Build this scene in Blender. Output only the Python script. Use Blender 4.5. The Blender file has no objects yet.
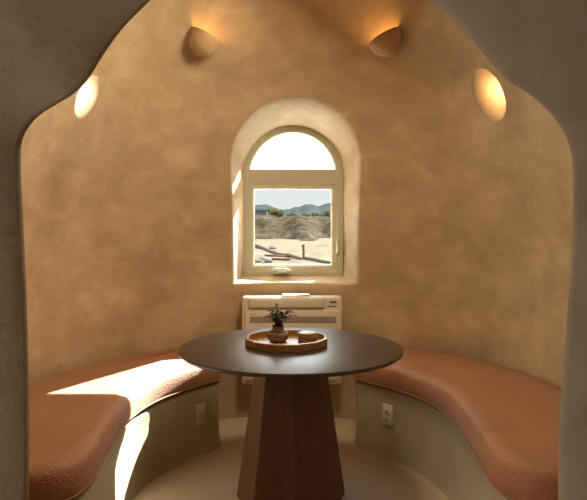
import bpy, bmesh, math, random
import numpy as np
from mathutils import Vector, Matrix, noise

random.seed(7)
S = bpy.context.scene
COL = S.collection
PI = math.pi

# ---------------------------------------------------------------- camera
F, YH, CX, EYE = 620.0, 220.0, 291.0, 1.30       # focal px, horizon row, axis column, eye height
cam_d = bpy.data.cameras.new('camera')
cam = bpy.data.objects.new('camera', cam_d)
COL.objects.link(cam)
cam.location = (0, 0, EYE)
cam.rotation_euler = (PI / 2, 0, 0)
cam_d.sensor_width = 36.0
cam_d.lens = F * 36.0 / 587.0
cam_d.shift_x = (293.5 - CX) / 587.0
cam_d.shift_y = (YH - 250.0) / 587.0
cam_d.clip_end = 3000
S.camera = cam

# ---------------------------------------------------------------- world, sun, lights, exposure
SUN_STRENGTH = 54.0
SKY_STRENGTH = 7.5
APEX_FILL_POWER = 25.0
FRONT_POWER = 34.0
CUP_POWER = 1.1
NICHE_POWER = 1.3

world = bpy.data.worlds.new('sky')
S.world = world
world.use_nodes = True
nt = world.node_tree
nt.nodes.clear()
geo = nt.nodes.new('ShaderNodeTexCoord')
sep = nt.nodes.new('ShaderNodeSeparateXYZ')
rmp = nt.nodes.new('ShaderNodeValToRGB')
bg = nt.nodes.new('ShaderNodeBackground')
wo = nt.nodes.new('ShaderNodeOutputWorld')
rmp.color_ramp.elements[0].position = 0.056
rmp.color_ramp.elements[0].color = (.120, .122, .125, 1)
rmp.color_ramp.elements[1].position = 0.10
rmp.color_ramp.elements[1].color = (.90, .95, 1.0, 1)
nt.links.new(geo.outputs['Generated'], sep.inputs[0])
nt.links.new(sep.outputs['Z'], rmp.inputs[0])
nt.links.new(rmp.outputs[0], bg.inputs['Color'])
bg.inputs['Strength'].default_value = SKY_STRENGTH
nt.links.new(bg.outputs[0], wo.inputs[0])

SUN_DIR = Vector((-.615, -1.0, -.665)).normalized()
sd = bpy.data.lights.new('sun', 'SUN')
sd.energy = SUN_STRENGTH
sd.angle = math.radians(0.6)
sd.color = (1.0, .96, .91)
so = bpy.data.objects.new('sun', sd)
so.rotation_euler = SUN_DIR.to_track_quat('-Z', 'Y').to_euler()
so.location = (4, 9, 7)
COL.objects.link(so)


def area(name, loc, aim, size, power, color):
    d = bpy.data.lights.new(name, 'AREA')
    d.shape = 'DISK'
    d.size = size
    d.energy = power
    d.color = color
    o = bpy.data.objects.new(name, d)
    o.location = loc
    o.rotation_euler = (Vector(aim) - Vector(loc)).to_track_quat('-Z', 'Y').to_euler()
    COL.objects.link(o)
    return o


area('apex_fill', (.20, 2.70, 2.40), (-1.0, 2.75, .3), .5, APEX_FILL_POWER, (1.0, .84, .60))  # added fill light above the frame, brightens the whole dome
area('front_room_fill', (-2.4, .15, .7), (.7, 1.7, 1.3), 1.2, FRONT_POWER, (1.0, .93, .82))  # added fill light out of view, lights the arch from one side

S.view_settings.view_transform = 'Standard'
S.view_settings.look = 'None'
S.view_settings.exposure = 0.0
S.view_settings.gamma = 1.0
S.view_settings.use_curve_mapping = False

# ---------------------------------------------------------------- materials


class NT:
    def __init__(self, name):
        self.m = bpy.data.materials.new(name)
        self.m.use_nodes = True
        self.t = self.m.node_tree
        self.b = self.t.nodes['Principled BSDF']
        self.tc = self.t.nodes.new('ShaderNodeTexCoord')

    def n(self, kind, **kw):
        o = self.t.nodes.new(kind)
        for k, v in kw.items():
            if hasattr(o, k):
                setattr(o, k, v)
            else:
                o.inputs[k.replace('_', ' ')].default_value = v
        return o

    def l(self, a, b):
        self.t.links.new(a, b)

    def coord(self, scale=(1, 1, 1), rot=(0, 0, 0), src='Object'):
        mp = self.n('ShaderNodeMapping')
        mp.inputs['Scale'].default_value = scale
        mp.inputs['Rotation'].default_value = rot
        self.l(self.tc.outputs[src], mp.inputs[0])
        return mp.outputs[0]

    def noise(self, scale, detail=4, rough=.55, co=None, dist=0.0):
        o = self.n('ShaderNodeTexNoise')
        o.inputs['Scale'].default_value = scale
        o.inputs['Detail'].default_value = detail
        o.inputs['Roughness'].default_value = rough
        o.inputs['Distortion'].default_value = dist
        self.l(co if co is not None else self.tc.outputs['Object'], o.inputs['Vector'])
        return o.outputs['Fac']

    def ramp(self, fac, stops):
        o = self.n('ShaderNodeValToRGB')
        e = o.color_ramp.elements
        while len(e) < len(stops):
            e.new(.5)
        for k, (p, c) in enumerate(stops):
            e[k].position = p
            e[k].color = (*c, 1)
        self.l(fac, o.inputs[0])
        return o.outputs[0]

    def mix(self, a, b, fac, mode='MIX'):
        o = self.n('ShaderNodeMixRGB', blend_type=mode)
        for v, s in ((fac, 0), (a, 1), (b, 2)):
            if isinstance(v, (int, float)):
                o.inputs[s].default_value = v
            elif isinstance(v, tuple):
                o.inputs[s].default_value = (*v, 1)
            else:
                self.l(v, o.inputs[s])
        return o.outputs[0]

    def bump(self, h, strength=.3, dist=.01, prev=None):
        o = self.n('ShaderNodeBump')
        o.inputs['Strength'].default_value = strength
        o.inputs['Distance'].default_value = dist
        self.l(h, o.inputs['Height'])
        if prev is not None:
            self.l(prev, o.inputs['Normal'])
        return o.outputs[0]

    def fin(self, color=None, rough=None, normal=None, **kw):
        for v, s in ((color, 'Base Color'), (rough, 'Roughness'), (normal, 'Normal')):
            if v is None:
                continue
            if isinstance(v, tuple):
                self.b.inputs[s].default_value = (*v, 1)
            elif isinstance(v, (int, float)):
                self.b.inputs[s].default_value = v
            else:
                self.l(v, self.b.inputs[s])
        for k, v in kw.items():
            self.b.inputs[k].default_value = v
        return self.m


def plaster(name, dark, mid, light, rough=.72, bump=.22):
    t = NT(name)
    a = t.noise(2.2, 6, .6, dist=.3)
    b = t.noise(5.0, 7, .62, t.coord((1, 1, 1.6)), dist=.5)
    c = t.noise(45, 4, .6)
    col = t.ramp(a, [(.30, dark), (.5, mid), (.70, light)])
    col2 = t.ramp(b, [(.30, dark), (.55, mid), (.75, light)])
    col = t.mix(col, col2, .45)
    n1 = t.bump(b, bump, .012)
    n2 = t.bump(c, bump * .45, .004, n1)
    return t.fin(col, rough, n2)


M = {}
M['plaster'] = plaster('tan_earth_plaster', (.29, .195, .10), (.435, .312, .172), (.60, .455, .275))
M['arch'] = plaster('grey_earth_plaster', (.25, .19, .13), (.34, .265, .19), (.43, .345, .25), bump=.6)
M['bench'] = plaster('bench_plaster', (.35, .295, .19), (.42, .355, .235), (.48, .41, .28), rough=.6, bump=.10)
M['floor'] = plaster('floor_plaster', (.43, .33, .225), (.48, .37, .255), (.52, .41, .285), rough=.5, bump=.05)

t = NT('orange_brown_leather')
co = t.coord((1, 1, 1))
vo = t.n('ShaderNodeTexVoronoi', feature='F1')
vo.inputs['Scale'].default_value = 125
t.l(co, vo.inputs['Vector'])
big = t.noise(5, 4, .6)
col = t.ramp(big, [(.3, (.35, .130, .045)), (.7, (.43, .172, .066))])
col = t.mix(col, t.ramp(vo.outputs['Distance'], [(.0, (1, 1, 1)), (.7, (.62, .58, .55))]), .7, 'MULTIPLY')
nb = t.bump(vo.outputs['Distance'], .6, -.0035)
nb = t.bump(t.noise(14, 3), .15, .01, nb)
M['leather'] = t.fin(col, .60, nb, **{'Specular IOR Level': .6, 'Sheen Weight': .16, 'Sheen Roughness': .45})

t = NT('piping_leather')
M['piping'] = t.fin(t.ramp(t.noise(60), [(.3, (.27, .105, .045)), (.7, (.33, .13, .055))]), .5)


def wood(name, dark, light, scale, rough, grain_axis='z', coat=0.0, bump=.08):
    t = NT(name)
    sc = {'z': (scale, scale, scale * .06), 'x': (scale * .06, scale, scale), 'y': (scale, scale * .06, scale)}[grain_axis]
    a = t.noise(1.0, 6, .62, t.coord(sc), dist=.6)
    b = t.noise(2.5, 3, .5)
    col = t.ramp(a, [(.3, dark), (.7, light)])
    col = t.mix(col, t.ramp(b, [(.3, (.8, .8, .8)), (.7, (1, 1, 1))]), .6, 'MULTIPLY')
    return t.fin(col, rough, t.bump(a, bump, .002), **{'Coat Weight': coat})


M['espresso'] = wood('dark_stained_wood_top', (.026, .014, .009), (.048, .025, .016), 45, .38, 'x', .35)
M['espresso'].node_tree.nodes['Principled BSDF'].inputs['Coat Roughness'].default_value = .30
M['walnut'] = wood('brown_stained_wood', (.090, .036, .012), (.185, .078, .028), 60, .5, 'z')
M['tray'] = wood('honey_wood', (.26, .125, .028), (.40, .205, .052), 70, .4, 'z', .2)
M['tray_base'] = wood('pale_wood', (.30, .17, .07), (.42, .25, .11), 60, .3, 'x', .3)
M['coaster'] = wood('coaster_wood', (.28, .14, .04), (.40, .22, .075), 90, .45, 'x')
t = NT('pale_stone')
M['coaster_top'] = t.fin(t.ramp(t.noise(60), [(.35, (.30, .30, .25)), (.65, (.42, .41, .35))]), .35)


def plain(name, c, rough=.5, var=.08, scale=30, **kw):
    t = NT(name)
    lo = tuple(max(0, v * (1 - var)) for v in c)
    hi = tuple(min(1, v * (1 + var)) for v in c)
    return t.fin(t.ramp(t.noise(scale, 3), [(.3, lo), (.7, hi)]), rough, **kw)


M['ac'] = plain('cream_plastic', (.69, .59, .46), .38, .02)
M['ac_groove'] = plain('groove_grey', (.30, .25, .19), .6, .05)
M['ac_slat'] = plain('slat_grey', (.42, .35, .26), .5, .04)
M['ac_dark'] = plain('display_grey', (.06, .05, .045), .3, .05)
M['paper'] = plain('white_paper', (.80, .78, .72), .6, .03)
M['plate'] = plain('ivory_plastic', (.66, .60, .48), .35, .02)
M['slot'] = plain('slot_black', (.03, .028, .025), .5, .05)
M['screw'] = plain('brushed_steel', (.5, .48, .44), .35, .05, Metallic=.8)
M['frame'] = plain('olive_beige_frame', (.50, .47, .335), .42, .03)
M['sash'] = plain('beige_sash', (.56, .52, .385), .42, .03)
M['gasket'] = plain('dark_gasket', (.10, .09, .07), .6, .05)
M['handle'] = plain('beige_metal', (.56, .53, .43), .35, .04)
M['leaf'] = plain('grey_green_leaf', (.17, .19, .12), .55, .5, 40)
M['stem'] = plain('plant_stem', (.07, .05, .03), .7, .2)
M['soil'] = plain('soil', (.03, .02, .015), .9, .3)

t = NT('banded_clay')
sx = t.n('ShaderNodeSeparateXYZ')
t.l(t.tc.outputs['Object'], sx.inputs[0])
mt = t.n('ShaderNodeMath', operation='MULTIPLY')
mt.inputs[1].default_value = 10.0
t.l(sx.outputs['Z'], mt.inputs[0])
bands = t.ramp(mt.outputs[0], [(.0, (.16, .10, .06)), (.20, (.34, .26, .18)), (.30, (.15, .065, .035)), (.38, (.38, .30, .22)),
                              (.48, (.17, .08, .04)), (.58, (.34, .26, .18)), (.72, (.10, .06, .035)), (.95, (.16, .10, .06))])
M['clay'] = t.fin(t.mix(bands, t.ramp(t.noise(80), [(.3, (.75, .75, .75)), (.7, (1, 1, 1))]), .8, 'MULTIPLY'), .5)

t = NT('window_glass')
t.t.nodes.remove(t.b)
tr = t.n('ShaderNodeBsdfTransparent')
gl = t.n('ShaderNodeBsdfGlossy', Roughness=.02)
mx = t.n('ShaderNodeMixShader')
lw = t.n('ShaderNodeLayerWeight', Blend=.12)
pw = t.n('ShaderNodeMath', operation='POWER')
pw.inputs[1].default_value = 3.0
ml = t.n('ShaderNodeMath', operation='MULTIPLY_ADD')
ml.inputs[1].default_value = .8
ml.inputs[2].default_value = .03
t.l(lw.outputs['Facing'], pw.inputs[0])
t.l(pw.outputs[0], ml.inputs[0])
t.l(ml.outputs[0], mx.inputs[0])
t.l(tr.outputs[0], mx.inputs[1])
t.l(gl.outputs[0], mx.inputs[2])
tr.inputs[0].default_value = (.96, .98, .97, 1)
t.l(mx.outputs[0], t.t.nodes['Material Output'].inputs[0])
M['glass'] = t.m


def emit(name, c, s):
    t = NT(name)
    t.fin((.8, .7, .5), .4)
    t.b.inputs['Emission Color'].default_value = (*c, 1)
    t.b.inputs['Emission Strength'].default_value = s
    return t.m


M['bulb_warm'] = emit('warm_bulb', (1, .62, .25), 3)
M['bulb_soft'] = emit('soft_bulb', (1, .85, .68), 3)
M['niche'] = plain('pale_glaze_plaster', (.66, .52, .36), .6, .08, 12)
M['cup'] = plaster('brown_cup_plaster', (.30, .18, .085), (.40, .255, .13), (.50, .335, .18), bump=.3)

M['bounce_slab'] = plain('pale_bounce_slab', (.74, .69, .60), .9, .05, 2, **{'Specular IOR Level': 0.0})
t = NT('desert_sand')
a = t.noise(.35, 8, .65)
b = t.noise(2.5, 6, .7)
M['sand'] = t.fin(t.mix(t.ramp(a, [(.3, (.064, .052, .036)), (.7, (.094, .077, .055))]),
                        t.ramp(b, [(.40, (.034, .027, .019)), (.56, (.094, .077, .055))]), .4), .95, t.bump(b, .3, .1), **{'Specular IOR Level': 0.0})
t = NT('rubble_earth')
a = t.noise(.28, 8, .7, t.coord((1, 1, 3)))
b = t.noise(1.6, 6, .8, t.coord((1, 1, 3)))
M['berm'] = t.fin(t.mix(t.ramp(a, [(.36, (.018, .014, .009)), (.5, (.036, .028, .018)), (.64, (.065, .051, .033))]),
                        t.ramp(b, [(.42, (.009, .008, .006)), (.55, (.060, .047, .031))]), .45), .95, t.bump(b, .6, .3), **{'Specular IOR Level': 0.0})
t = NT('far_hills')
a = t.noise(.05, 8, .7)
M['hills'] = t.fin(t.ramp(a, [(.35, (.019, .024, .024)), (.6, (.028, .032, .029)), (.75, (.038, .040, .033))]), .95, **{'Specular IOR Level': 0.0})
M['shrub_olive'] = plain('olive_foliage', (.055, .052, .024), .9, .45, 3, **{'Specular IOR Level': 0.0})
M['shrub_dark'] = plain('dark_foliage', (.038, .042, .030), .9, .45, 3, **{'Specular IOR Level': 0.0})
M['bark'] = plain('weathered_bark', (.055, .047, .038), .9, .35, 6, **{'Specular IOR Level': 0.0})
M['postwood'] = plain('weathered_post_wood', (.05, .04, .03), .9, .3, 8, **{'Specular IOR Level': 0.0})
M['plank'] = plain('reddish_plank', (.06, .034, .024), .9, .25, 6, **{'Specular IOR Level': 0.0})
M['rock'] = plain('pale_rock', (.085, .08, .07), .9, .2, 4, **{'Specular IOR Level': 0.0})
M['house_wall'] = plain('pale_stucco', (.045, .05, .048), .9, .05, 30, **{'Specular IOR Level': 0.0})
M['house_roof'] = plain('teal_grey_roof', (.012, .018, .018), .9, .08, 30, **{'Specular IOR Level': 0.0})
M['antechamber'] = plain('front_room_plaster', (.50, .42, .31), .85, .1, 3)

# ---------------------------------------------------------------- helpers


def mesh_obj(name, verts, faces, mat, parent=None, smooth=True):
    me = bpy.data.meshes.new(name)
    me.from_pydata([tuple(v) for v in verts], [], faces)
    me.update()
    if mat:
        me.materials.append(mat)
    if smooth:
        me.polygons.foreach_set('use_smooth', [True] * len(me.polygons))
    o = bpy.data.objects.new(name, me)
    COL.objects.link(o)
    if parent:
        o.parent = parent
    return o


def bm_obj(name, bm, mat, parent=None, smooth=False, loc=None):
    bmesh.ops.recalc_face_normals(bm, faces=bm.faces)
    me = bpy.data.meshes.new(name)
    bm.to_mesh(me)
    bm.free()
    if mat:
        me.materials.append(mat)
    if smooth:
        me.polygons.foreach_set('use_smooth', [True] * len(me.polygons))
        try:
            me.set_sharp_from_angle(angle=math.radians(40))
        except Exception:
            pass
    o = bpy.data.objects.new(name, me)
    COL.objects.link(o)
    if parent:
        o.parent = parent
    if loc:
        o.location = loc
    return o


def add_box(bm, c, s, rot=None, bevel=0.0, seg=2):
    r = bmesh.ops.create_cube(bm, size=1.0)
    vs = r['verts']
    for v in vs:
        p = Vector((v.co.x * s[0], v.co.y * s[1], v.co.z * s[2]))
        v.co = p
    if bevel > 0:
        es = list({e for v in vs for e in v.link_edges})
        out = bmesh.ops.bevel(bm, geom=es, offset=bevel, segments=seg, profile=.5, affect='EDGES')
        vs = list({v for f in out['faces'] for v in f.verts} | {v for v in vs if v.is_valid})
    for v in vs:
        p = v.co
        if rot is not None:
            p = rot @ p
        v.co = p + Vector(c)
    return vs


def add_lathe(bm, prof, n=48, c=(0, 0, 0), closed_top=False):
    rings = []
    for r, z in prof:
        if r <= 1e-6:
            rings.append([bm.verts.new((c[0], c[1], c[2] + z))])
        else:
            rings.append([bm.verts.new((c[0] + r * math.cos(2 * PI * k / n), c[1] + r * math.sin(2 * PI * k / n), c[2] + z)) for k in range(n)])
    for a, b in zip(rings[:-1], rings[1:]):
        for k in range(n):
            k2 = (k + 1) % n
            if len(a) == 1 and len(b) == 1:
                continue
            if len(a) == 1:
                bm.faces.new((a[0], b[k], b[k2]))
            elif len(b) == 1:
                bm.faces.new((a[k], a[k2], b[0]))
            else:
                bm.faces.new((a[k], a[k2], b[k2], b[k]))


def add_tube(bm, pts, rad, n=8):
    pts = [Vector(p) for p in pts]
    rads = rad if isinstance(rad, (list, tuple)) else [rad] * len(pts)
    rings = []
    for i, p in enumerate(pts):
        d = (pts[min(i + 1, len(pts) - 1)] - pts[max(i - 1, 0)]).normalized()
        u = d.orthogonal().normalized() if i == 0 else (u0 - d * u0.dot(d)).normalized()
        u0 = u
        w = d.cross(u)
        rings.append([bm.verts.new(p + (u * math.cos(2 * PI * k / n) + w * math.sin(2 * PI * k / n)) * rads[i]) for k in range(n)])
    for a, b in zip(rings[:-1], rings[1:]):
        for k in range(n):
            bm.faces.new((a[k], a[(k + 1) % n], b[(k + 1) % n], b[k]))
    bm.faces.new(rings[0][::-1])
    bm.faces.new(rings[-1])


def tag(o, label=None, cat=None, group=None, kind=None):
    if label:
        o['label'] = label
    if cat:
        o['category'] = cat
    if group:
        o['group'] = group
    if kind:
        o['kind'] = kind
    return o


def empty(name, loc, rz=0.0):
    o = bpy.data.objects.new(name, None)
    o.empty_display_size = .05
    o.location = loc
    o.rotation_euler = (0, 0, rz)
    COL.objects.link(o)
    return o


def struct(o, label=None, cat=None):
    return tag(o, label, cat, kind='structure')


def P(px, py, d):
    return Vector(((px - CX) / F * d, d, EYE - (py - YH) / F * d))


def catmull(pts, n):
    pts = [np.array(p, float) for p in pts]
    q = [2 * pts[0] - pts[1]] + pts + [2 * pts[-1] - pts[-2]]
    out = []
    for i in range(1, len(q) - 2):
        for k in range(n):
            s = k / n
            a, b, c, d = q[i - 1], q[i], q[i + 1], q[i + 2]
            out.append(.5 * ((2 * b) + (-a + c) * s + (2 * a - 5 * b + 4 * c - d) * s * s + (-a + 3 * b - 3 * c + d) * s ** 3))
    out.append(pts[-1])
    return np.array(out)


# ---------------------------------------------------------------- dome geometry
DY = 2.82                                   # dome axis
_pz = np.array([0, .3, .6, .9, 1.2, 1.5, 1.8, 2.1, 2.35, 2.6, 2.78, 2.9, 2.95])
_pr = np.array([1.295, 1.30, 1.30, 1.292, 1.265, 1.21, 1.115, .975, .815, .60, .39, .19, .0])


def R(z):
    return float(np.interp(z, _zs, _rs))


_c = catmull(np.stack([_pz, _pr], 1), 24)
_zs, _rs = _c[:, 0], np.maximum(_c[:, 1], 0)


def dome_hit(px, py):
    d = 2.0
    while d < 4.3:
        p = P(px, py, d)
        if p.y > DY - .4 and math.hypot(p.x, p.y - DY) > R(p.z):
            return p
        d += .002
    return p


def dome_normal(p):
    """pointing into the room"""
    e = .01
    dr = (R(p.z + e) - R(p.z - e)) / (2 * e)
    h = Vector((p.x, p.y - DY, 0)).normalized()
    return Vector((-h.x, -h.y, dr)).normalized()


# doorway outline, bottom to apex, each side
_left = [(28, 660), (28, 500), (28, 394), (26, 300), (22.5, 220), (20, 165), (20.5, 145), (26, 130), (38, 116), (54, 105.5), (72, 94.5), (87, 80), (106, 50), (125, 25), (150, 0), (196, -46), (236, -76), (291, -92)]
_right = [(559, 660), (559, 500), (560, 420), (566, 340), (572, 260), (574, 185), (573, 160), (568, 139), (559, 123), (546, 108), (527, 92), (508, 80), (484, 54), (466, 32), (432, 0), (386, -46), (346, -76), (291, -92)]


def door_world(pts):
    out = []
    for px, py in pts:
        y = 1.8
        for _ in range(30):
            x = (px - CX) / F * y
            z = EYE - (py - YH) / F * y
            y2 = DY - math.sqrt(max(R(min(max(z, 0), 2.9)) ** 2 - x * x, 1e-4))
            y = .5 * y + .5 * min(max(y2, 1.6), 2.1)
        out.append((x, z))
    return catmull(out, 8)


DL, DR = door_world(_left), door_world(_right)
DL[0, 1] = DR[0, 1] = 0.0
for D in (DL, DR):
    for i in range(1, len(D)):
        if D[i, 1] <= D[i - 1, 1]:
            D[i, 1] = D[i - 1, 1] + .001
ZAP = .5 * (DL[-1, 1] + DR[-1, 1])
DL[-1] = DR[-1] = (0, ZAP)

# side lights recessed into the dome, found by sighting
NICHES = [dict(px=(88, 97), a=.085, b=.115, d=.085), dict(px=(488, 95), a=.122, b=.140, d=.10)]
for q in NICHES:
    q['c'] = dome_hit(*q['px'])
    q['n'] = dome_normal(q['c'])
    q['t'] = Vector((0, 0, 1)).cross(q['n']).normalized()
    q['u'] = q['n'].cross(q['t']).normalized()

# window: plane, inner outline (frame) and outer outline (edge of the recess on the room side)
WY = 4.27
WI = dict(x0=P(245, 0, WY).x, x1=P(341, 0, WY).x, zb=P(0, 274, WY).z, zt=P(0, 128, WY).z)


def arch_sd(x, z, x0, x1, zb, zt):
    """positive inside"""
    cx, w = .5 * (x0 + x1), .5 * (x1 - x0)
    zs = zt - w
    return np.where(z > zs, w - np.hypot(x - cx, z - zs), np.minimum(w - np.abs(x - cx), z - zb))


WO = dict(x0=P(232, 0, 4.07).x, x1=P(359, 0, 4.07).x, zb=P(0, 284.5, 4.09).z, zt=P(0, 95, 3.82).z)

# rows and columns of the dome
zr = np.concatenate([np.linspace(0, .8, 28, endpoint=False), np.linspace(.8, 2.22, 300, endpoint=False), np.linspace(2.22, 2.947, 56)])
u_f = np.linspace(-.21, .21, 300)
u_s = np.linspace(.21, .50, 280)[1:]
uu = np.concatenate([-.5 * np.ones(1), (-u_s[::-1])[1:], u_f, u_s])
uu[0] = -.5
nz, nu = len(zr), len(uu)
V = np.zeros((nz, nu, 3))
for i, z in enumerate(zr):
    r = R(z)
    if z < ZAP:
        xl, xr = np.interp(z, DL[:, 1], DL[:, 0]), np.interp(z, DR[:, 1], DR[:, 0])
        al = math.asin(min(-xl / r, .95)) if r > 0 else 0
        ar = math.asin(min(xr / r, .95)) if r > 0 else 0
    else:
        al = ar = 0.0
    # angle measured from the back wall, clockwise to the right
    th = np.where(uu < 0, uu / .5 * (PI - al), uu / .5 * (PI - ar))
    V[i, :, 0] = r * np.sin(th)
    V[i, :, 1] = DY + r * np.cos(th)
    V[i, :, 2] = z
# hand trowelled unevenness, fading at the doorway edge
edge = np.clip((.5 - np.abs(uu)) / .04, 0, 1)
NC = [np.array(q['c']) for q in NICHES]
for i in range(nz):
    if zr[i] > 2.9:
        continue
    for j in range(nu):
        p = V[i, j]
        nn = noise.noise(Vector((p[0] * 2.1, p[1] * 2.1, p[2] * 2.1))) * .011 + noise.noise(Vector((p[0] * 6, p[1] * 6, p[2] * 6 + 9))) * .004
        h = np.array([p[0], p[1] - DY, 0.0])
        h /= max(np.linalg.norm(h), 1e-6)
        fade = min(1.0, max(0.0, (min(np.abs(p - c_).max() for c_ in NC) - .13) / .12))
        V[i, j] += h * nn * edge[j] * fade


def niche_exp(sn):
    return 1.3 - .9 * sn


def niche_depth(q, co, k=1.0):
    rel = co - np.array(q['c'])
    s = rel @ np.array(q['t']) / (q['a'] * k)
    w = rel @ np.array(q['u']) / (q['b'] * k)
    r2 = s * s + w * w
    near = np.abs(rel @ np.array(q['n'])) < .25
    sn = s * (1 if q['t'].y < 0 else -1)
    return np.where((r2 < 1) & near, (q['d'] + .012) * np.clip(1 - r2, 0, 1) ** niche_exp(sn) * (.55 + .45 * sn), 0)


for q in NICHES:
    dd = niche_depth(q, V.reshape(-1, 3)).reshape(nz, nu)
    V -= dd[:, :, None] * np.array(q['n'])[None, None, :]
# the window recess
X, Y, Z = V[:, :, 0], V[:, :, 1], V[:, :, 2]
back = Y > DY
so_ = arch_sd(X, Z, **WO)
si_ = arch_sd(X, Z, **WI)
s = np.clip(so_ / np.maximum(so_ - np.minimum(si_, 0) + 1e-6, 1e-6), 0, 1)
inside = back & (so_ > 0)
f = np.where(s < .35, (s / .35) ** 2 * .22, .22 + (s - .35) / .65 * .78)
Yn = Y + (WY + .03 - Y) * f
V[:, :, 1] = np.where(inside, Yn, Y)
hole = back & (si_ > .028)
verts = V.reshape(-1, 3)
faces = []
for i in range(nz - 1):
    for j in range(nu - 1):
        if hole[i, j] and hole[i, j + 1] and hole[i + 1, j] and hole[i + 1, j + 1]:
            continue
        a = i * nu + j
        faces.append((a, a + nu, a + nu + 1, a + 1))
top = len(verts)
verts = np.vstack([verts, [[0, DY, 2.95]]])
for j in range(nu - 1):
    faces.append(((nz - 1) * nu + j, top, (nz - 1) * nu + j + 1))
struct(mesh_obj('wall_back', verts, faces, M['plaster']), 'curved tan earth plaster dome wall around the bench nook', 'wall')

# doorway reveal and front wall, swept along the doorway outline
out_l, out_r = DL, DR[::-1][1:]
path = np.vstack([out_l, out_r])
YRIM = 1.73
_L = np.concatenate([[0], np.cumsum(np.hypot(*np.diff(path, axis=0).T))])
_q = np.linspace(0, _L[-1], 300)
path = np.stack([np.interp(_q, _L, path[:, 0]), np.interp(_q, _L, path[:, 1])], 1)
npth = len(path)
_yd = np.array([DY - math.sqrt(max(R(z) ** 2 - x * x, 0)) for x, z in path])
hole_path = path.copy()
path = np.stack([path[:, 0] * .997 * YRIM / _yd, EYE + (path[:, 1] - EYE) * YRIM / _yd], 1)
_tg = np.gradient(path, axis=0)
_tg /= np.linalg.norm(_tg, axis=1)[:, None]
_nr = np.stack([-_tg[:, 1], _tg[:, 0]], 1)
_w = np.exp(-.5 * (np.arange(-40, 41) / 10.0) ** 2)
_pad = np.pad(_nr, ((40, 40), (0, 0)), mode='edge')
_nr = np.stack([np.convolve(_pad[:, k], _w / _w.sum(), 'valid') for k in (0, 1)], 1)
_nr /= np.linalg.norm(_nr, axis=1)[:, None]
_w = np.exp(-.5 * (np.arange(-60, 61) / 26.0) ** 2)
_pad = np.pad(path, ((60, 60), (0, 0)), mode='reflect', reflect_type='odd')
_sm = np.stack([np.convolve(_pad[:, k], _w / _w.sum(), 'valid') for k in (0, 1)], 1)
YF = 1.50
prof = [(.012, None), (0.0, 'edge'), (.012, .955), (.05, .86), (.10, .75), (.17, .61), (.25, .47), (.34, .33), (.44, .20), (.56, .09), (.70, .02)]
rows = []
cen = np.array([0, .9])
for i in range(npth):
    x, z = path[i]
    nrm = _nr[i]                                  # outward
    yd = YRIM
    row = []
    wob = noise.noise(Vector((x * 3, z * 3, 4))) * .006
    for off, y in prof:
        if y is None:
            row.append((hole_path[i][0] + nrm[0] * off, _yd[i] + .03, hole_path[i][1] + nrm[1] * off))
            continue
        elif y == 'edge':
            yy = yd
        else:
            yy = YF + (yd - YF) * y
        o = off + (wob if y not in (None, 'edge') else 0)
        bl = min(max(off, 0) / .70, 1.0) ** 1.5
        qx, qz = x + (_sm[i, 0] - x) * bl + nrm[0] * o, z + (_sm[i, 1] - z) * bl + nrm[1] * o
        row.append((qx, yy, -.03 if i in (0, npth - 1) else qz))
    bx, bz = row[-1][0], row[-1][2]
    if i == 0 or x < -.5 and z < 1.2:
        row.append((-3.0, YF, bz))
    elif i == npth - 1 or x > .5 and z < 1.2:
        row.append((3.0, YF, bz))
    else:
        d = np.array([bx, bz]) - np.array([0, .6])
        k = 3.0 / max(abs(d[0]), abs(d[1]) * .75)
        row.append((d[0] * k, YF, .6 + d[1] * k))
    rows.append(row)
m = len(rows[0])
verts = [v for r in rows for v in r]
faces = [(i * m + j, i * m + j + 1, (i + 1) * m + j + 1, (i + 1) * m + j) for i in range(npth - 1) for j in range(m - 1)]
struct(mesh_obj('wall_front', verts, faces, M['arch']), 'grey brown plaster arch the nook is seen through', 'arch')

# floor and the front room the photograph is taken from
bm = bmesh.new()
add_box(bm, (0, 1.4, -.05), (6, 6.2, .1))
struct(bm_obj('floor', bm, M['floor']), 'smooth beige earth floor', 'floor')
for nm, c, sz in (('wall_left', (-3.05, -.1, 1.4), (.1, 3.2, 2.8)), ('wall_right', (3.05, -.1, 1.4), (.1, 3.2, 2.8)),
                  ('wall_rear', (0, -1.7, 1.4), (6.2, .1, 2.8)), ('ceiling', (0, -.1, 2.85), (6.2, 3.2, .1))):
    bm = bmesh.new()
    add_box(bm, c, sz)
    struct(bm_obj(nm, bm, M['antechamber']))

# ---------------------------------------------------------------- window
wcx, ww = .5 * (WI['x0'] + WI['x1']), .5 * (WI['x1'] - WI['x0'])
wzs = WI['zt'] - ww


def arch_outline(inset, zb, zs=None, n=40):
    w = ww - inset
    pts = [(wcx - w, zb), (wcx + w, zb)]
    for k in range(n + 1):
        a = PI * k / n
        pts.append((wcx + w * math.cos(a), wzs + w * math.sin(a)))
    return pts


def ring_frame(bm, outer, inner, y0, y1, lip=.004):
    n = len(outer)
    secs = [[(outer, y1), (outer, y0 + lip), (None, lip), (inner, y0 + lip), (inner, y1)]]
    loops = []
    for pts, y in ((outer, y1), (outer, y0), (inner, y0 + lip), (inner, y1)):
        loops.append([bm.verts.new((p[0], y, p[1])) for p in pts])
    for a, b in zip(loops, loops[1:] + loops[:1]):
        for k in range(n):
            bm.faces.new((a[k], a[(k + 1) % n], b[(k + 1) % n], b[k]))


def rect(x0, x1, z0, z1):
    return [(x0, z0), (x1, z0), (x1, z1), (x0, z1)]


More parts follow.
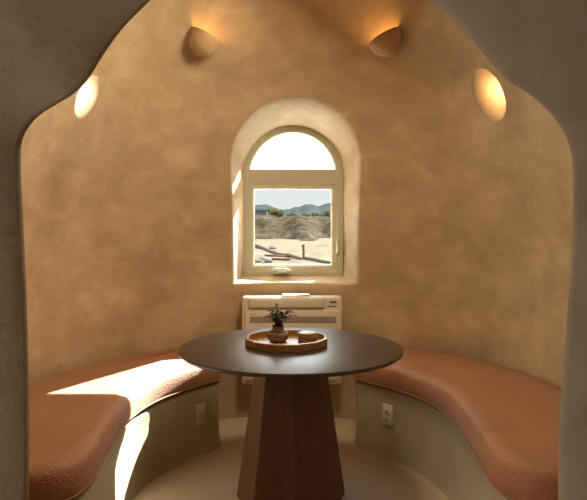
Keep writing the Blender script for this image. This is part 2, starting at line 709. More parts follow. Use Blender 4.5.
win = empty('window_1', (0, 0, 0))
struct(win, 'arched beige window with fixed half-round light above a casement', 'window')
bm = bmesh.new()
ring_frame(bm, arch_outline(-.012, WI['zb'] - .01), arch_outline(.016, WI['zb'] + .016), WY - .02, WY + .10)
ring_frame(bm, arch_outline(.016, WI['zb'] + .016), arch_outline(.030, WI['zb'] + .030), WY - .008, WY + .10)
bm_obj('window_frame', bm, M['frame'], win)
zr0, zr1 = P(0, 188.5, WY).z, P(0, 169, WY).z
bm = bmesh.new()
add_box(bm, (wcx, WY + .035, .5 * (zr0 + zr1) + .012), (2 * ww - .05, .075, zr1 - zr0 - .03), bevel=.005)
add_box(bm, (wcx, WY + .045, zr1 - .006), (2 * ww - .05, .06, .014), bevel=.003)
bm_obj('transom_rail', bm, M['frame'], win)
gx0, gx1, gz0, gz1 = P(254, 0, WY).x, P(331.5, 0, WY).x, P(0, 265, WY).z, P(0, 189, WY).z
sx0, sx1, sz0, sz1 = wcx - ww + .026, wcx + ww - .026, WI['zb'] + .026, zr0 + .036
bm = bmesh.new()
ring_frame(bm, rect(sx0, sx1, sz0, sz1), rect(gx0 - .008, gx1 + .008, gz0 - .008, gz1 + .008), WY + .004, WY + .07)
ring_frame(bm, rect(gx0 - .008, gx1 + .008, gz0 - .008, gz1 + .008), rect(gx0, gx1, gz0, gz1), WY + .02, WY + .07)
sash = bm_obj('sash', bm, M['sash'], win)
bm = bmesh.new()
add_box(bm, (.5 * (gx0 + gx1), WY + .05, .5 * (gz0 + gz1)), (gx1 - gx0 + .012, .006, gz1 - gz0 + .012))
bm_obj('window_pane', bm, M['glass'], sash)
bm = bmesh.new()
pts = [p for p in arch_outline(.026, zr1 - .01)]
pts = [(max(min(p[0], wcx + ww - .026), wcx - ww + .026), p[1]) for p in pts]
fr = [bm.verts.new((p[0], WY + .045, p[1])) for p in pts]
bk = [bm.verts.new((p[0], WY + .051, p[1])) for p in pts]
bm.faces.new(fr)
bm.faces.new(bk[::-1])
for k in range(len(pts)):
    bm.faces.new((fr[k], fr[(k + 1) % len(pts)], bk[(k + 1) % len(pts)], bk[k]))
bm_obj('window_pane', bm, M['glass'], win)
# unseen arched hood, added outside to keep the sun off the half-round light
HL, HR = .46, ww + .07
bm = bmesh.new()
sec = []
for k in range(41):
    a = PI * k / 40
    c_, s_ = math.cos(a), math.sin(a)
    sec.append([bm.verts.new((wcx + r_ * c_, y_, wzs + r_ * s_)) for r_, y_ in ((HR, WY + .06), (HR, WY + HL - .03), (HR + .02, WY + HL), (HR + .10, WY + HL), (HR + .14, WY + HL - .05), (HR + .16, WY + .06))])
for a, b in zip(sec[:-1], sec[1:]):
    for k in range(6):
        bm.faces.new((a[k], a[(k + 1) % 6], b[(k + 1) % 6], b[k]))
bm.faces.new(sec[0][::-1])
bm.faces.new(sec[-1])
struct(bm_obj('added_hood', bm, M['plaster'], None, smooth=True), 'unseen arched hood added outside to shade the window', 'hood')
# folding crank operator at the sill
c = P(281.5, 271, WY - .03)
bm = bmesh.new()
add_box(bm, (c.x, c.y + .012, c.z - .006), (.115, .045, .026), bevel=.006)
crank = bm_obj('crank_handle', bm, M['handle'], win, smooth=True)
bm = bmesh.new()
add_tube(bm, [(c.x - .052, c.y - .014, c.z + .010), (c.x - .02, c.y - .022, c.z + .014), (c.x + .035, c.y - .022, c.z + .012), (c.x + .052, c.y - .016, c.z + .004)], .007)
bm_obj('crank_arm', bm, M['handle'], crank, smooth=True)
# sash lock on the right stile
c = P(337.5, 247, WY)
bm = bmesh.new()
add_box(bm, (c.x, WY - .012, c.z), (.022, .02, .105), bevel=.005)
lk = bm_obj('sash_lock', bm, M['handle'], win, smooth=True)
bm = bmesh.new()
add_box(bm, (c.x, WY - .03, c.z - .01), (.012, .022, .055), bevel=.004)
bm_obj('lock_lever', bm, M['handle'], lk, smooth=True)

# ---------------------------------------------------------------- benches and cushions (built in plan)
FRONT = [(.357, 3.565), (.455, 3.472), (.576, 3.335), (.672, 3.17), (.728, 3.0), (.752, 2.82), (.748, 2.6), (.730, 2.38), (.710, 2.17), (.728, 2.03), (.82, 1.965)]


def plan(side, off=0.0, wall_in=0.0, r_corner=.05):
    """closed outline, front edge from far end to near end, then back along the dome wall"""
    pts_ = list(FRONT)
    if side < 0:
        pts_[0] = (.402, 3.55)
        pts_[1] = (.485, 3.455)
    fr = catmull(pts_, 10)
    x1 = fr[-1]
    a0 = math.atan2(fr[-1][0] + .08, fr[-1][1] - DY)
    rw = 1.30 - wall_in
    # wall arc from near end to far end
    yn, xf = 1.96, .52
    tn = math.atan2(math.sqrt(rw ** 2 - (DY - yn) ** 2), yn - DY)
    tf = math.atan2(xf, math.sqrt(rw ** 2 - xf ** 2))
    arc = [np.array((rw * math.sin(t), DY + rw * math.cos(t))) for t in np.linspace(tn, tf, 60)]
    pts = [np.array(p) for p in fr] + arc
    # resample evenly then soften the corners
    pts.append(pts[0])
    pts = np.array(pts)
    seg = np.hypot(*np.diff(pts, axis=0).T)
    L = np.concatenate([[0], np.cumsum(seg)])
    n = 260
    q = np.stack([np.interp(np.linspace(0, L[-1], n, endpoint=False), L, pts[:, k]) for k in (0, 1)], 1)
    for _ in range(int(r_corner * 200)):
        q = .5 * q + .25 * (np.roll(q, 1, 0) + np.roll(q, -1, 0))
    tg = np.roll(q, -1, 0) - np.roll(q, 1, 0)
    tg /= np.linalg.norm(tg, axis=1)[:, None]
    nr = np.stack([tg[:, 1], -tg[:, 0]], 1)
    area2 = np.sum(q[:, 0] * np.roll(q[:, 1], -1) - np.roll(q[:, 0], -1) * q[:, 1])
    if area2 < 0:
        nr = -nr
    q = q * np.array([side, 1])
    nr = nr * np.array([side, 1])
    return q, nr


def loft(name, q, nr, rings, mat, parent=None):
    n = len(q)
    vs = []
    for off, z in rings:
        p = q + nr * off
        vs += [(a, b, z) for a, b in p]
    fs = []
    for k in range(len(rings) - 1):
        for i in range(n):
            j = (i + 1) % n
            fs.append((k * n + i, k * n + j, (k + 1) * n + j, (k + 1) * n + i))
    bm = bmesh.new()
    bv = [bm.verts.new(v) for v in vs]
    for f_ in fs:
        bm.faces.new([bv[k] for k in f_])
    bot = bm.faces.new(bv[:n][::-1])
    tp = bm.faces.new(bv[-n:])
    bm.normal_update()
    bmesh.ops.triangulate(bm, faces=[bot, tp], ngon_method='EAR_CLIP')
    return bm_obj(name, bm, mat, parent, smooth=True)


BZ, CZ = .378, .508
for side, nm in ((-1, 'left'), (1, 'right')):
    q, nr = plan(side, wall_in=-.01)
    b = loft('plaster_bench', q, nr, [(.012, 0), (.0, .05), (-.004, .28), (.002, .335), (.006, .358), (.002, .371), (-.012, BZ)], M['bench'])
    tag(b, 'curved olive plaster bench base under the %s cushion' % ('sunlit' if side < 0 else 'shaded'), 'bench', 'built-in plaster benches')
    q, nr = plan(side, wall_in=.012, r_corner=.06)
    zs_ = BZ + .001
    rings = [(-.03, zs_), (-.004, zs_ + .003), (.014, zs_ + .012), (.018, zs_ + .03), (.016, zs_ + .065), (.010, zs_ + .095), (-.002, zs_ + .113), (-.02, zs_ + .123), (-.042, zs_ + .128), (-.06, CZ)]
    cu = loft('seat_cushion', q, nr, rings, M['leather'])
    tag(cu, 'orange brown textured leather bench cushion, %s' % ('partly in bright sunlight' if side < 0 else 'wholly in shade, without a sun patch'), 'cushion', 'leather bench cushions')
    # welt along the bottom front edge
    bm = bmesh.new()
    fr = catmull(FRONT, 10)[2:-2]
    k0 = [int(np.argmin(np.hypot(q[:, 0] - side * p[0], q[:, 1] - p[1]))) for p in fr]
    k0 = sorted(set(k0), key=k0.index)
    add_tube(bm, [(q[k, 0] + nr[k, 0] * .016, q[k, 1] + nr[k, 1] * .016, zs_ + .010) for k in k0], .0035, 8)
    bm_obj('piping', bm, M['piping'], cu, smooth=True)

# ---------------------------------------------------------------- outlets on the bench fronts


def outlet(px, py, side, kind, label):
    q, nr = plan(side, wall_in=-.01)
    best = None
    for k in range(len(q)):
        if q[k, 1] > 3.75 or abs(q[k, 0]) > .9:
            continue
        e = abs(CX + F * q[k, 0] / q[k, 1] - px)
        # only the surface facing the room
        if -q[k, 0] * nr[k, 0] - (q[k, 1] - 2.6) * nr[k, 1] > 0 and (best is None or e < best[0]):
            best = (e, k)
    k = best[1]
    nx, ny = nr[k]
    d = q[k, 1]
    z = EYE - (py - YH) / F * d
    o = empty('wall_outlet', (q[k, 0] - nx * .003, q[k, 1] - ny * .003, z), math.atan2(ny, nx) + PI / 2)
    bm = bmesh.new()
    add_box(bm, (0, -.003, 0), (.070, .007, .116), bevel=.003)
    bm_obj('cover_plate', bm, M['plate'], o, smooth=True)
    if kind == 'duplex':
        for dz in (-.02, .02):
            bm = bmesh.new()
            add_lathe(bm, [(0, 0), (.0165, 0), (.0165, .003), (.015, .004), (0, .004)], 28)
            for v in bm.verts:
                x, y, zz = v.co
                v.co = (x, -.0066 - zz, max(min(y, .0135), -.0135) + dz)
            rc = bm_obj('receptacle', bm, M['plate'], o, smooth=True)
            for sx, h in ((-.006, .009), (.006, .007)):
                bm = bmesh.new()
                add_box(bm, (sx, -.0105, dz + .003), (.003, .002, h))
                bm_obj('slot', bm, M['slot'], rc)
            bm = bmesh.new()
            add_box(bm, (0, -.0105, dz - .008), (.005, .002, .005), bevel=.001)
            bm_obj('slot', bm, M['slot'], rc)
        bm = bmesh.new()
        add_lathe(bm, [(0, 0), (.0032, 0), (.003, .0012), (0, .0015)], 12)
        for v in bm.verts:
            x, y, zz = v.co
            v.co = (x, -.0066 - zz, y)
        bm_obj('screw', bm, M['screw'], o)
    else:
        bm = bmesh.new()
        add_box(bm, (0, -.0075, 0), (.034, .004, .068), bevel=.0015)
        rk = bm_obj('rocker', bm, M['plate'], o, smooth=True)
        bm = bmesh.new()
        add_box(bm, (0, -.0098, .004), (.030, .003, .002))
        add_box(bm, (-.0172, -.0068, 0), (.0012, .002, .068))
        add_box(bm, (.0172, -.0068, 0), (.0012, .002, .068))
        bm_obj('gap', bm, M['slot'], rk)
        for dz in (-.048, .048):
            bm = bmesh.new()
            add_lathe(bm, [(0, 0), (.0032, 0), (.003, .0012), (0, .0015)], 12)
            for v in bm.verts:
                x, y, zz = v.co
                v.co = (x, -.0066 - zz, y + dz)
            bm_obj('screw', bm, M['screw'], o)
    return tag(o, label, 'outlet')


outlet(201.5, 414, -1, 'decora', 'ivory wall plate with a tall flat insert on the bench below the sunlit cushion')
outlet(387.5, 415, 1, 'duplex', 'ivory double socket outlet on the bench below the shaded cushion')

# ---------------------------------------------------------------- table
TX, TY, TZ, TR = 0.0, 2.94, .700, .527
tb = empty('pedestal_table', (TX, TY, 0))
tag(tb, 'round dark brown wooden table on a tapering eight-sided pedestal', 'table')
bm = bmesh.new()
add_lathe(bm, [(0, TZ - .024), (TR - .03, TZ - .024), (TR - .012, TZ - .020), (TR - .002, TZ - .011), (TR, TZ - .006), (TR - .002, TZ - .001), (TR - .005, TZ), (0, TZ)], 128)
bm_obj('tabletop', bm, M['espresso'], tb, smooth=True)
bm = bmesh.new()
rt, rb, ht = .160, .258, TZ - .0245
tw = math.radians(3.5)
lo, hi = [], []
for k in range(8):
    a = -PI / 2 + tw + k * PI / 4
    lo.append(bm.verts.new((rb * math.cos(a), rb * math.sin(a), .0)))
    hi.append(bm.verts.new((rt * math.cos(a), rt * math.sin(a), ht)))
for k in range(8):
    bm.faces.new((lo[k], lo[(k + 1) % 8], hi[(k + 1) % 8], hi[k]))
bm.faces.new(lo[::-1])
bm.faces.new(hi)
es = [e for e in bm.edges if abs(e.verts[0].co.z - e.verts[1].co.z) > .3]
bmesh.ops.bevel(bm, geom=es, offset=.003, segments=2, affect='EDGES')
bm_obj('pedestal', bm, M['walnut'], tb)

# ---------------------------------------------------------------- tray with vase and coasters
trx, try_, TRR = -.022, 2.995, .195
tr_ = empty('serving_tray', (trx, try_, TZ))
tag(tr_, 'twelve-sided honey brown wooden tray in the middle of the dark table', 'tray')
bm = bmesh.new()
N12 = 12
prof = [(TRR - .004, .0005), (TRR, .004), (TRR, .034), (TRR - .003, .037), (TRR - .012, .037), (TRR - .014, .035), (TRR - .014, .0085)]
rg = []
for r, z in prof:
    rg.append([bm.verts.new((r / math.cos(PI / 12) * math.cos((k + .5) * 2 * PI / N12), r / math.cos(PI / 12) * math.sin((k + .5) * 2 * PI / N12), z)) for k in range(N12)])
for a, b in zip(rg, rg[1:] + rg[:1]):
    for k in range(N12):
        bm.faces.new((a[k], a[(k + 1) % N12], b[(k + 1) % N12], b[k]))
bm_obj('tray_rim', bm, M['tray'], tr_)
bm = bmesh.new()
r = (TRR - .0142) / math.cos(PI / 12)
lo = [bm.verts.new((r * math.cos((k + .5) * 2 * PI / N12), r * math.sin((k + .5) * 2 * PI / N12), .001)) for k in range(N12)]
hi = [bm.verts.new((v.co.x, v.co.y, .008)) for v in lo]
bm.faces.new(lo[::-1])
bm.faces.new(hi)
for k in range(N12):
    bm.faces.new((lo[k], lo[(k + 1) % N12], hi[(k + 1) % N12], hi[k]))
bm_obj('tray_base', bm, M['tray_base'], tr_)

TT = TZ + .0085
vx = P(278, 0, 3.02)
vs_ = empty('potted_plant', (vx.x, 3.02, TT))
vs_.scale = (1.09, 1.09, 1.09)
tag(vs_, 'small grey-green plant in a ribbed banded clay vase on the wooden tray', 'plant')
bm = bmesh.new()
prof = [(0, 0), (.030, 0), (.036, .003)]
for k in range(1, 24):
    z = .003 + k * .0022
    w = (z - .003) / .052
    r = .036 + .0125 * math.sin(min(w, 1) * PI) ** .8 - .012 * max(0, w - .75) / .25
    r += .0009 * math.sin(k * 1.7)
    prof.append((r, z))
prof += [(.0265, .056), (.0245, .060), (.0245, .064), (.0265, .069), (.0275, .071), (.027, .072), (.025, .071), (.021, .064), (.020, .060), (.0, .058)]
add_lathe(bm, prof, 40)
bm_obj('vase', bm, M['clay'], vs_, smooth=True)
bm = bmesh.new()
lf = bmesh.new()
rnd = random.Random(11)


def leaf(bm, p, d, L, W, up):
    d = d.normalized()
    s_ = d.cross(up).normalized()
    n_ = s_.cross(d).normalized()
    ring = [(0, 0), (.25, .8), (.55, 1), (.82, .6), (1, 0), (.82, -.6), (.55, -1), (.25, -.8)]
    vs2 = [bm.verts.new(p + d * (a * L) + s_ * (b * W * .5) + n_ * (abs(b) * W * .15 - a * a * L * .15)) for a, b in ring]
    mid = bm.verts.new(p + d * (.5 * L) - n_ * (L * .04))
    for k in range(8):
        bm.faces.new((vs2[k], vs2[(k + 1) % 8], mid))


for k in range(30):
    az = k * 2.4 + rnd.uniform(-.3, .3)
    out = rnd.uniform(.012, .070) if k > 1 else (.072, .030)[k]
    h = .084 + rnd.uniform(.020, .066) * (1 - out * 4)
    if k == 3:
        out, h = .020, .165
        az = 2.2
    tip = Vector((math.cos(az) * out, math.sin(az) * out, h))
    b0 = Vector((math.cos(az) * .008, math.sin(az) * .008, .056))
    ctrl = Vector((math.cos(az) * out * .35, math.sin(az) * out * .35, h * .85 + .02))
    pts = [b0 * (1 - t) ** 2 + ctrl * 2 * t * (1 - t) + tip * t * t for t in [i / 6 for i in range(7)]]
    add_tube(bm, pts, [.0013] * 5 + [.001, .0007], 5)
    for i in range(2, 7):
        for sd_ in (0, 1, 2):
            a2 = rnd.uniform(0, 2 * PI)
            d = Vector((math.cos(a2), math.sin(a2), rnd.uniform(-.2, .7)))
            leaf(lf, pts[i], d, rnd.uniform(.013, .023), rnd.uniform(.009, .014), Vector((.1, .2, 1)))
bm_obj('stem', bm, M['stem'], vs_, smooth=True)
tag(bm_obj('foliage', lf, M['leaf'], vs_), 'small grey-green leaves')

cx_ = P(307.5, 0, 3.01)
heights = ['bottom', 'second from the bottom', 'third from the bottom', 'topmost']
for k in range(4):
    o = empty('coaster', (cx_.x + (.001, -.001, .0015, 0)[k], 3.01 + (0, .001, -.001, 0)[k], TT + k * .0118), (.0, .12, -.1, .05)[k])
    bm = bmesh.new()
    add_lathe(bm, [(0, 0), (.042, 0), (.047, .002), (.047, .0085), (.0445, .0098), (0, .0098)], 40)
    bm_obj('body', bm, M['coaster'], o, smooth=True)
    bm = bmesh.new()
    add_lathe(bm, [(0, .0096), (.042, .0096), (.042, .0110), (.041, .0116), (0, .0116)], 40)
    bm_obj('inlay', bm, M['coaster_top'], o, smooth=True)
    tag(o, 'round wooden coaster on the tray, %s of the stack' % heights[k], 'coaster', 'stack of coasters on the tray')

# ---------------------------------------------------------------- floor-console air conditioner on the back wall
AY = 3.925
ax0, ax1 = P(241.5, 0, AY).x, P(342.5, 0, AY).x
az1, az0 = P(0, 297.4, AY).z, P(0, 385.5, AY).z
acx, acz = .5 * (ax0 + ax1), .5 * (az0 + az1)
aw, ah = ax1 - ax0, az1 - az0
ac = empty('air_conditioner', (acx, AY, az0))
tag(ac, 'cream wall-hung console air conditioner under the window', 'air conditioner')


def ax(px):
    return (px - CX) / F * AY - acx


def azr(py):
    return EYE - (py + .8 - YH) / F * AY - az0


bm = bmesh.new()
add_box(bm, (0, .075, ah / 2), (aw, .13, ah), bevel=.016, seg=4)
bm_obj('body', bm, M['ac'], ac, smooth=True)
bm = bmesh.new()
z0, z1 = .035, azr(309.5)
add_box(bm, (0, .002, .5 * (z0 + z1)), (aw - .045, .016, z1 - z0), bevel=.005, seg=3)
fp = bm_obj('front_panel', bm, M['ac'], ac, smooth=True)
bm = bmesh.new()
g0, g1 = azr(321.5), azr(315.5)
add_box(bm, (.5 * (ax(250) + ax(336)), -.0065, .5 * (g0 + g1)), (ax(336) - ax(250), .003, g1 - g0))
gr = bm_obj('intake_grille', bm, M['ac_groove'], fp)
bm = bmesh.new()
for k in range(5):
    add_box(bm, (.5 * (ax(250) + ax(336)), -.0085, g0 + (k + .5) * (g1 - g0) / 5), (ax(336) - ax(250), .003, .0036))
for k in range(1, 8):
    add_box(bm, (ax(250) + (ax(336) - ax(250)) * k / 8, -.009, .5 * (g0 + g1)), (.004, .0035, g1 - g0))
bm_obj('slat', bm, M['ac_slat'], fp)
bm = bmesh.new()
add_box(bm, (.5 * (ax(249.5) + ax(257)), -.0066, azr(313.4)), (ax(257) - ax(249.5), .0015, .0065), bevel=.0006)
tag(bm_obj('name_badge', bm, M['ac_slat'], fp), 'small grey badge')
bm = bmesh.new()
f0, f1 = azr(306.8), azr(298.6)
fxl, fxr = ax(249.5), ax(323.5)
add_box(bm, (.5 * (fxl + fxr), .006, .5 * (f0 + f1)), (fxr - fxl + .007, .012, f1 - f0 + .006))
bm_obj('outlet_recess', bm, M['ac_groove'], ac)
bm = bmesh.new()
add_box(bm, (.5 * (fxl + fxr), .001, .5 * (f0 + f1)), (fxr - fxl, .014, f1 - f0), bevel=.004, seg=3)
bm_obj('air_flap', bm, M['ac'], ac, smooth=True)
bm = bmesh.new()
add_box(bm, (.5 * (ax(330) + ax(336.5)), .008, azr(301.3)), (ax(336.5) - ax(330), .004, .009), bevel=.001)
add_box(bm, (.5 * (ax(328) + ax(336)), .0085, azr(305.6)), (ax(336) - ax(328), .003, .004))
tag(bm_obj('display', bm, M['ac_dark'], ac), 'small dark display')

b0, b1 = P(282.5, 0, AY + .06), P(309.5, 0, AY + .06)
bk = empty('booklet', (.5 * (b0.x + b1.x), AY + .075, az1), 0.03)
tag(bk, 'white booklet lying flat on top of the air conditioner', 'booklet')
wb = b1.x - b0.x
bm = bmesh.new()
add_box(bm, (0, 0, .0055), (wb - .004, .088, .009))
bm_obj('pages', bm, M['paper'], bk)
bm = bmesh.new()
add_box(bm, (0, 0, .0109), (wb, .094, .0016), bevel=.0005)
add_box(bm, (0, 0, .0006), (wb, .094, .0012), bevel=.0004)
bm_obj('cover', bm, M['paper'], bk)

# ---------------------------------------------------------------- wall lights


def point(name, loc, power, color, rad, parent=None):
    d = bpy.data.lights.new(name, 'POINT')
    d.energy = power
    d.color = color
    d.shadow_soft_size = rad
    o = bpy.data.objects.new(name, d)
    o.location = loc
    COL.objects.link(o)
    return o


for side, px, py, lab in ((-1, 204, 40, 'plaster half-bowl wall light glowing upward, above the window on the side of the sunlit cushion'),
                          (1, 387, 40, 'plaster half-bowl wall light glowing upward, above the window on the side of the shaded cushion')):
    c = dome_hit(px, py - 6)
    n = dome_normal(c)
    root = empty('wall_sconce', c)
    tag(root, lab, 'wall light', 'half-bowl wall lights above the window')
    # bowl axis tilts towards the window
    axis = Vector((-side * .52, .06, 1)).normalized()
    u = Vector((1, 0, 0))
    u = (u - axis * u.dot(axis)).normalized()
    v = axis.cross(u)
    rad, th = .098, .010
    cen_ = n * .038
    bm = bmesh.new()
    outer, inner = [], []
    NB, MB = 48, 14
    for lst, rr in ((outer, rad), (inner, rad - th)):
        for i in range(MB + 1):
            a = i / MB * PI / 2
            lst.append([bm.verts.new(cen_ + (u * math.cos(2 * PI * k / NB) + v * math.sin(2 * PI * k / NB)) * (rr * math.cos(a)) - axis * (rr * 1.18 * math.sin(a))) if i < MB or k == 0 else None for k in range(NB)])
    for lst in (outer, inner):
        for i in range(MB):
            for k in range(NB):
                k2 = (k + 1) % NB
                if i < MB - 1:
                    bm.faces.new((lst[i][k], lst[i][k2], lst[i + 1][k2], lst[i + 1][k]))
                else:
                    bm.faces.new((lst[i][k], lst[i][k2], lst[i + 1][0]))
    for k in range(NB):
        k2 = (k + 1) % NB
        bm.faces.new((outer[0][k], inner[0][k], inner[0][k2], outer[0][k2]))
    bm_obj('bowl', bm, M['cup'], root, smooth=True)
    bm = bmesh.new()
    bmesh.ops.create_uvsphere(bm, u_segments=20, v_segments=12, radius=.022)
    bl = bm_obj('bulb', bm, M['bulb_warm'], root, smooth=True, loc=cen_ - axis * .045)
    point('bowl_lamp', c + cen_ + n * .03 - axis * .045, CUP_POWER, (1.0, .56, .17), .03)

for q, lab, mat, colr in ((NICHES[0], 'white glowing oval wall light set in the plaster, half hidden by the arch', 'bulb_soft', (1, .94, .88)),
                          (NICHES[1], 'warm glowing oval wall light set in the plaster, fully in view', 'bulb_warm', (1, .68, .36))):
    root = empty('wall_sconce', q['c'])
    tag(root, lab, 'wall light', 'oval wall lights on the dome sides')
    T, U, Nn = q['t'], q['u'], q['n']
    vs2, fs2 = [], []
    NA, NR = 56, 22
    e = np.array(q['c'])
    for i in range(NR + 1):
        k_ = (i / NR) ** .6 * .985
        for j in range(NA):
            a = 2 * PI * j / NA
            p0 = Vector(q['c']) + T * (q['a'] * k_ * math.cos(a)) + U * (q['b'] * k_ * math.sin(a))
            h = Vector((p0.x, p0.y - DY, 0))
            fac = R(p0.z) / h.length
            p1 = Vector((p0.x * fac, DY + (p0.y - DY) * fac, p0.z))
            sn = k_ * math.cos(a) * (1 if T.y < 0 else -1)
            dep = q['d'] * max(1 - k_ * k_, 0) ** niche_exp(sn) * (.55 + .45 * sn)
            vs2.append(p1 - Nn * (dep - .003 + .006 * k_ ** 8) - Vector(q['c']))
    for i in range(NR):
        for j in range(NA):
            j2 = (j + 1) % NA
            fs2.append((i * NA + j, i * NA + j2, (i + 1) * NA + j2, (i + 1) * NA + j))
    fs2.append(tuple(range(NA)))
    mesh_obj('bowl', vs2, fs2, M['plaster'], root)
    # lamp tucked behind the near lip
    toward = T if T.y < 0 else -T
    lp = Vector(q['c']) + toward * (q['a'] * .60) - Nn * (q['d'] * .66) - U * .02
    bm = bmesh.new()
    bmesh.ops.create_uvsphere(bm, u_segments=16, v_segments=10, radius=.013)
    bm_obj('bulb', bm, M[mat], root, smooth=True, loc=lp - Vector(q['c']))
    point('niche_lamp', Vector(q['c']) + toward * (q['a'] * .22) - Nn * (q['d'] * .12), NICHE_POWER * (.75 if 'warm' in lab else 1.0), colr, .02)

# ---------------------------------------------------------------- outside: sand, bank, hills and what lies on them
GZ = 0.0


def sheet(name, ys, fx, fz, mat, nx=80):
    vs2, fs2 = [], []
    for y in ys:
        x0, x1 = fx(y)
        for k in range(nx + 1):
            x = x0 + (x1 - x0) * k / nx
            vs2.append((x, y, fz(x, y)))
    for i in range(len(ys) - 1):
        for k in range(nx):
            a = i * (nx + 1) + k
            fs2.append((a, a + 1, a + nx + 2, a + nx + 1))
    return mesh_obj(name, vs2, fs2, mat)


def nz3(x, y, s_, o=0):
    return noise.noise(Vector((x * s_, y * s_, o)))


def sand_z(x, y):
    return GZ - .12 + .10 * nz3(x, y, .25) + .05 * nz3(x, y, .9, 3)


struct(sheet('ground', list(np.geomspace(5.2, 70, 70)), lambda y: (-12 - .5 * y, 12 + .5 * y), sand_z, M['sand'], 120), 'pale desert sand outside the window', 'ground')


bm = bmesh.new()
add_box(bm, (0, 8.6, -.02), (14, 8.0, .12), bevel=.01)
struct(bm_obj('bounce_slab', bm, M['bounce_slab']), 'unseen pale slab added outside the dome to bounce light into the window recess', 'bounce_slab')  # reflector out of view, added to brighten the window recess


def berm_z(x, y):
    s_ = min(max((y - 42 - 4 * nz3(x, 0, .11, 7) - 3 * nz3(x, 0, .6, 9)) / 15.0, 0), 1)
    h = s_ * s_ * (3 - 2 * s_)
    top = 1.62 + .22 * nz3(x, 0, .15, 2) - .02 * x
    rough = (.26 * nz3(x, y, .55, 5) + .2 * nz3(x, y, 1.4, 8)) * (1 if .02 < s_ < 1 else .15)
    return -.35 + (top + .35) * h + rough * min(s_ * 6, 1)


struct(sheet('hill_bank', list(np.concatenate([np.linspace(38, 66, 110), np.linspace(68, 100, 12)])), lambda y: (-34, 34), berm_z, M['berm'], 240), 'rough brown earth bank beyond the sand', 'bank')


def hills_z(x, y):
    px = CX + F * x / 400.0
    base = np.interp(px, [0, 180, 230, 255, 266, 276, 290, 300, 306, 312, 320, 332, 360, 420, 587],
                     [212, 204, 207, 205, 204.5, 208, 208.5, 207.5, 205, 203, 205, 203.5, 206, 204, 212])
    h = (YH - base) / F * 400 + EYE
    s_ = min(max((y - 330) / 70.0, 0), 1)
    return -2 + (h + 2 + 1.6 * nz3(x, 0, .09) + .8 * nz3(x, 3, .25)) * s_ ** .8 + 2.0 * nz3(x, y, .05, 4) * s_ * (1 - s_)


struct(sheet('hills', list(np.linspace(328, 400, 24)), lambda y: (-260, 260), hills_z, M['hills'], 320), 'low blue grey hills on the horizon', 'hills')


def shrub(px, py, d, w, h, mat, label, seed):
    c = P(px, py, d)
    rr = random.Random(seed)
    root = empty('desert_shrub', (c.x, c.y, c.z))
    bm = bmesh.new()
    for k in range(9):
        m_ = Matrix.Translation((rr.uniform(-.42, .42) * w, rr.uniform(-.2, .2) * w, h * rr.uniform(.3, .68)))
        r_ = bmesh.ops.create_icosphere(bm, subdivisions=3, radius=rr.uniform(.20, .32) * min(w, h) * 1.2, matrix=m_)
        for v in r_['verts']:
            v.co += Vector((nz3(v.co.x * 5, v.co.y * 5, 1, v.co.z * 5), nz3(v.co.y * 5, v.co.z * 5, 1, 2), nz3(v.co.z * 5, v.co.x * 5, 1, 4))) * .16 * h
    bm_obj('foliage', bm, mat, root)
    bm = bmesh.new()
    for k in range(4):
        a = k * 1.6
        add_tube(bm, [(0, 0, -.2), (math.cos(a) * w * .12, math.sin(a) * w * .1, h * .3), (math.cos(a) * w * .25, math.sin(a) * w * .15, h * .55)], [.05, .04, .02], 6)
    bm_obj('stem', bm, M['bark'], root)
    return tag(root, label, 'shrub', 'shrubs along the top of the bank')


shrub(277, 217.5, 58, 1.5, .95, M['shrub_olive'], 'largest olive shrub on the earth bank outside the window', 1)
shrub(292, 217, 60, 1.0, .42, M['shrub_dark'], 'small dark shrub beside the largest olive shrub on the bank', 2)
shrub(306, 217, 60, 1.2, .40, M['shrub_olive'], 'low olive shrub at the middle of the bank under the hill dip', 3)
shrub(318, 217, 60, 1.3, .45, M['shrub_dark'], 'dark shrub on the bank second from the right edge of the pane', 4)
shrub(329, 216.5, 59, 1.1, .55, M['shrub_olive'], 'olive shrub on the bank nearest the sash lock side of the pane', 5)
shrub(259, 219, 57, 1.1, .40, M['shrub_dark'], 'dark shrub on the bank in front of the small pale house', 6)

h0 = P(261, 217, 90)
hs = empty('small_house', (h0.x, 90, berm_z(h0.x, 90) + .05))
tag(hs, 'tiny pale house beyond the earth bank', 'house')
bm = bmesh.new()
add_box(bm, (0, 0, .35), (1.7, 1.6, .9))
bm_obj('wall', bm, M['house_wall'], hs)
bm = bmesh.new()
vsr = [bm.verts.new(p) for p in ((-.95, -.95, .8), (.95, -.95, .8), (.95, .95, .8), (-.95, .95, .8), (-.95, 0, 1.05), (.95, 0, 1.05))]
for f_ in ((0, 1, 5, 4), (2, 3, 4, 5), (0, 4, 3), (1, 2, 5), (3, 2, 1, 0)):
    bm.faces.new([vsr[k] for k in f_])
bm_obj('roof', bm, M['house_roof'], hs)


def G(px, py):
    d = 20.0
    for _ in range(40):
        x = (px - CX) / F * d
        d = .5 * d + .5 * F * (EYE - sand_z(x, d)) / (py - YH)
    return Vector(((px - CX) / F * d, d, sand_z((px - CX) / F * d, d)))


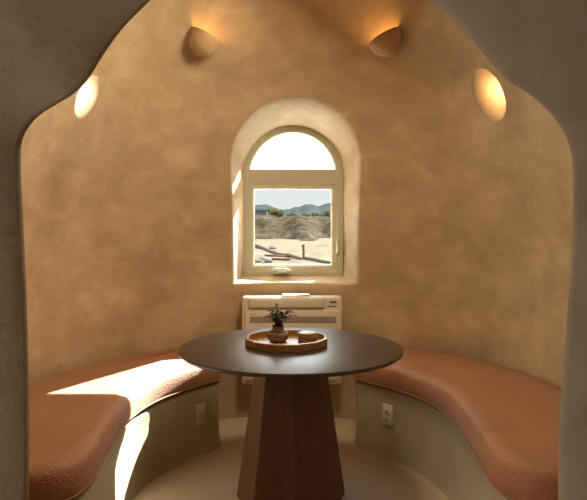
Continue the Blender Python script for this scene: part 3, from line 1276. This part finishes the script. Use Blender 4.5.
bm = bmesh.new()
lp = [G(244, 241), G(255, 247), G(268, 251), G(279, 255.5), G(290, 257.5), G(301, 259.5)]
add_tube(bm, [p + Vector((0, 0, .05 + .03 * math.sin(i * 2))) for i, p in enumerate(lp)], [.11, .105, .09, .08, .065, .04], 10)
lg = bm_obj('fallen_log', bm, M['bark'], None, smooth=True)
tag(lg, 'long grey fallen log lying across the sand outside the window', 'log')
bm = bmesh.new()
lp = [G(303.5, 259), G(313, 260.5), G(322, 262.5), G(334, 264)]
add_tube(bm, [p + Vector((0, 0, .04)) for p in lp], [.05, .06, .05, .03], 8)
tag(bm_obj('fallen_branch', bm, M['bark'], None, smooth=True), 'thin fallen branch on the sand to the sash lock side of the post', 'branch')
pp = G(303.5, 259.5)
po = empty('fence_post', pp)
tag(po, 'upright weathered wooden post standing in the sand', 'post')
bm = bmesh.new()
add_tube(bm, [(0, 0, -.1), (.005, 0, .25), (-.01, 0, .47)], [.045, .042, .04], 10)
bm_obj('shaft', bm, M['postwood'], po, smooth=True)
bm = bmesh.new()
add_box(bm, (-.01, 0, .49), (.11, .11, .05), bevel=.012)
bm_obj('cap', bm, M['postwood'], po)
for (x0, x1, y0, lab) in ((266, 285, 257, 'reddish plank on the sand nearer the fallen log'), (272, 290, 260.3, 'reddish plank on the sand nearer the window, in front of another plank')):
    a, b = G(x0, y0), G(x1, y0)
    bm = bmesh.new()
    add_box(bm, (0, 0, .04), ((b - a).length, .16, .07), bevel=.008)
    o = bm_obj('wood_plank', bm, M['plank'], None, loc=(a + b) / 2)
    o.rotation_euler = (0, 0, math.atan2(b.y - a.y, b.x - a.x))
    tag(o, lab, 'plank', 'planks lying on the sand')
for k, (px, py, sz, lab) in enumerate(((272, 249.0, .18, 'white rock resting against the fallen log'), (263, 260.5, .17, 'larger pale rock in the lower corner of the window pane'),
                                       (258, 262, .12, 'smaller pale rock in the lower corner of the window pane'), (268, 262, .13, 'pale rock on the sand beside the end of a plank'))):
    p = G(px, py)
    bm = bmesh.new()
    bmesh.ops.create_icosphere(bm, subdivisions=3, radius=sz)
    for v in bm.verts:
        v.co.z *= .6
        v.co *= 1 + .35 * noise.noise(v.co * (1.6 / sz * .4) + Vector((k * 7, 0, 0)))
    o = bm_obj('rock', bm, M['rock'], None, loc=p + Vector((0, 0, sz * .3)))
    tag(o, lab, 'rock', 'pale rocks on the sand')
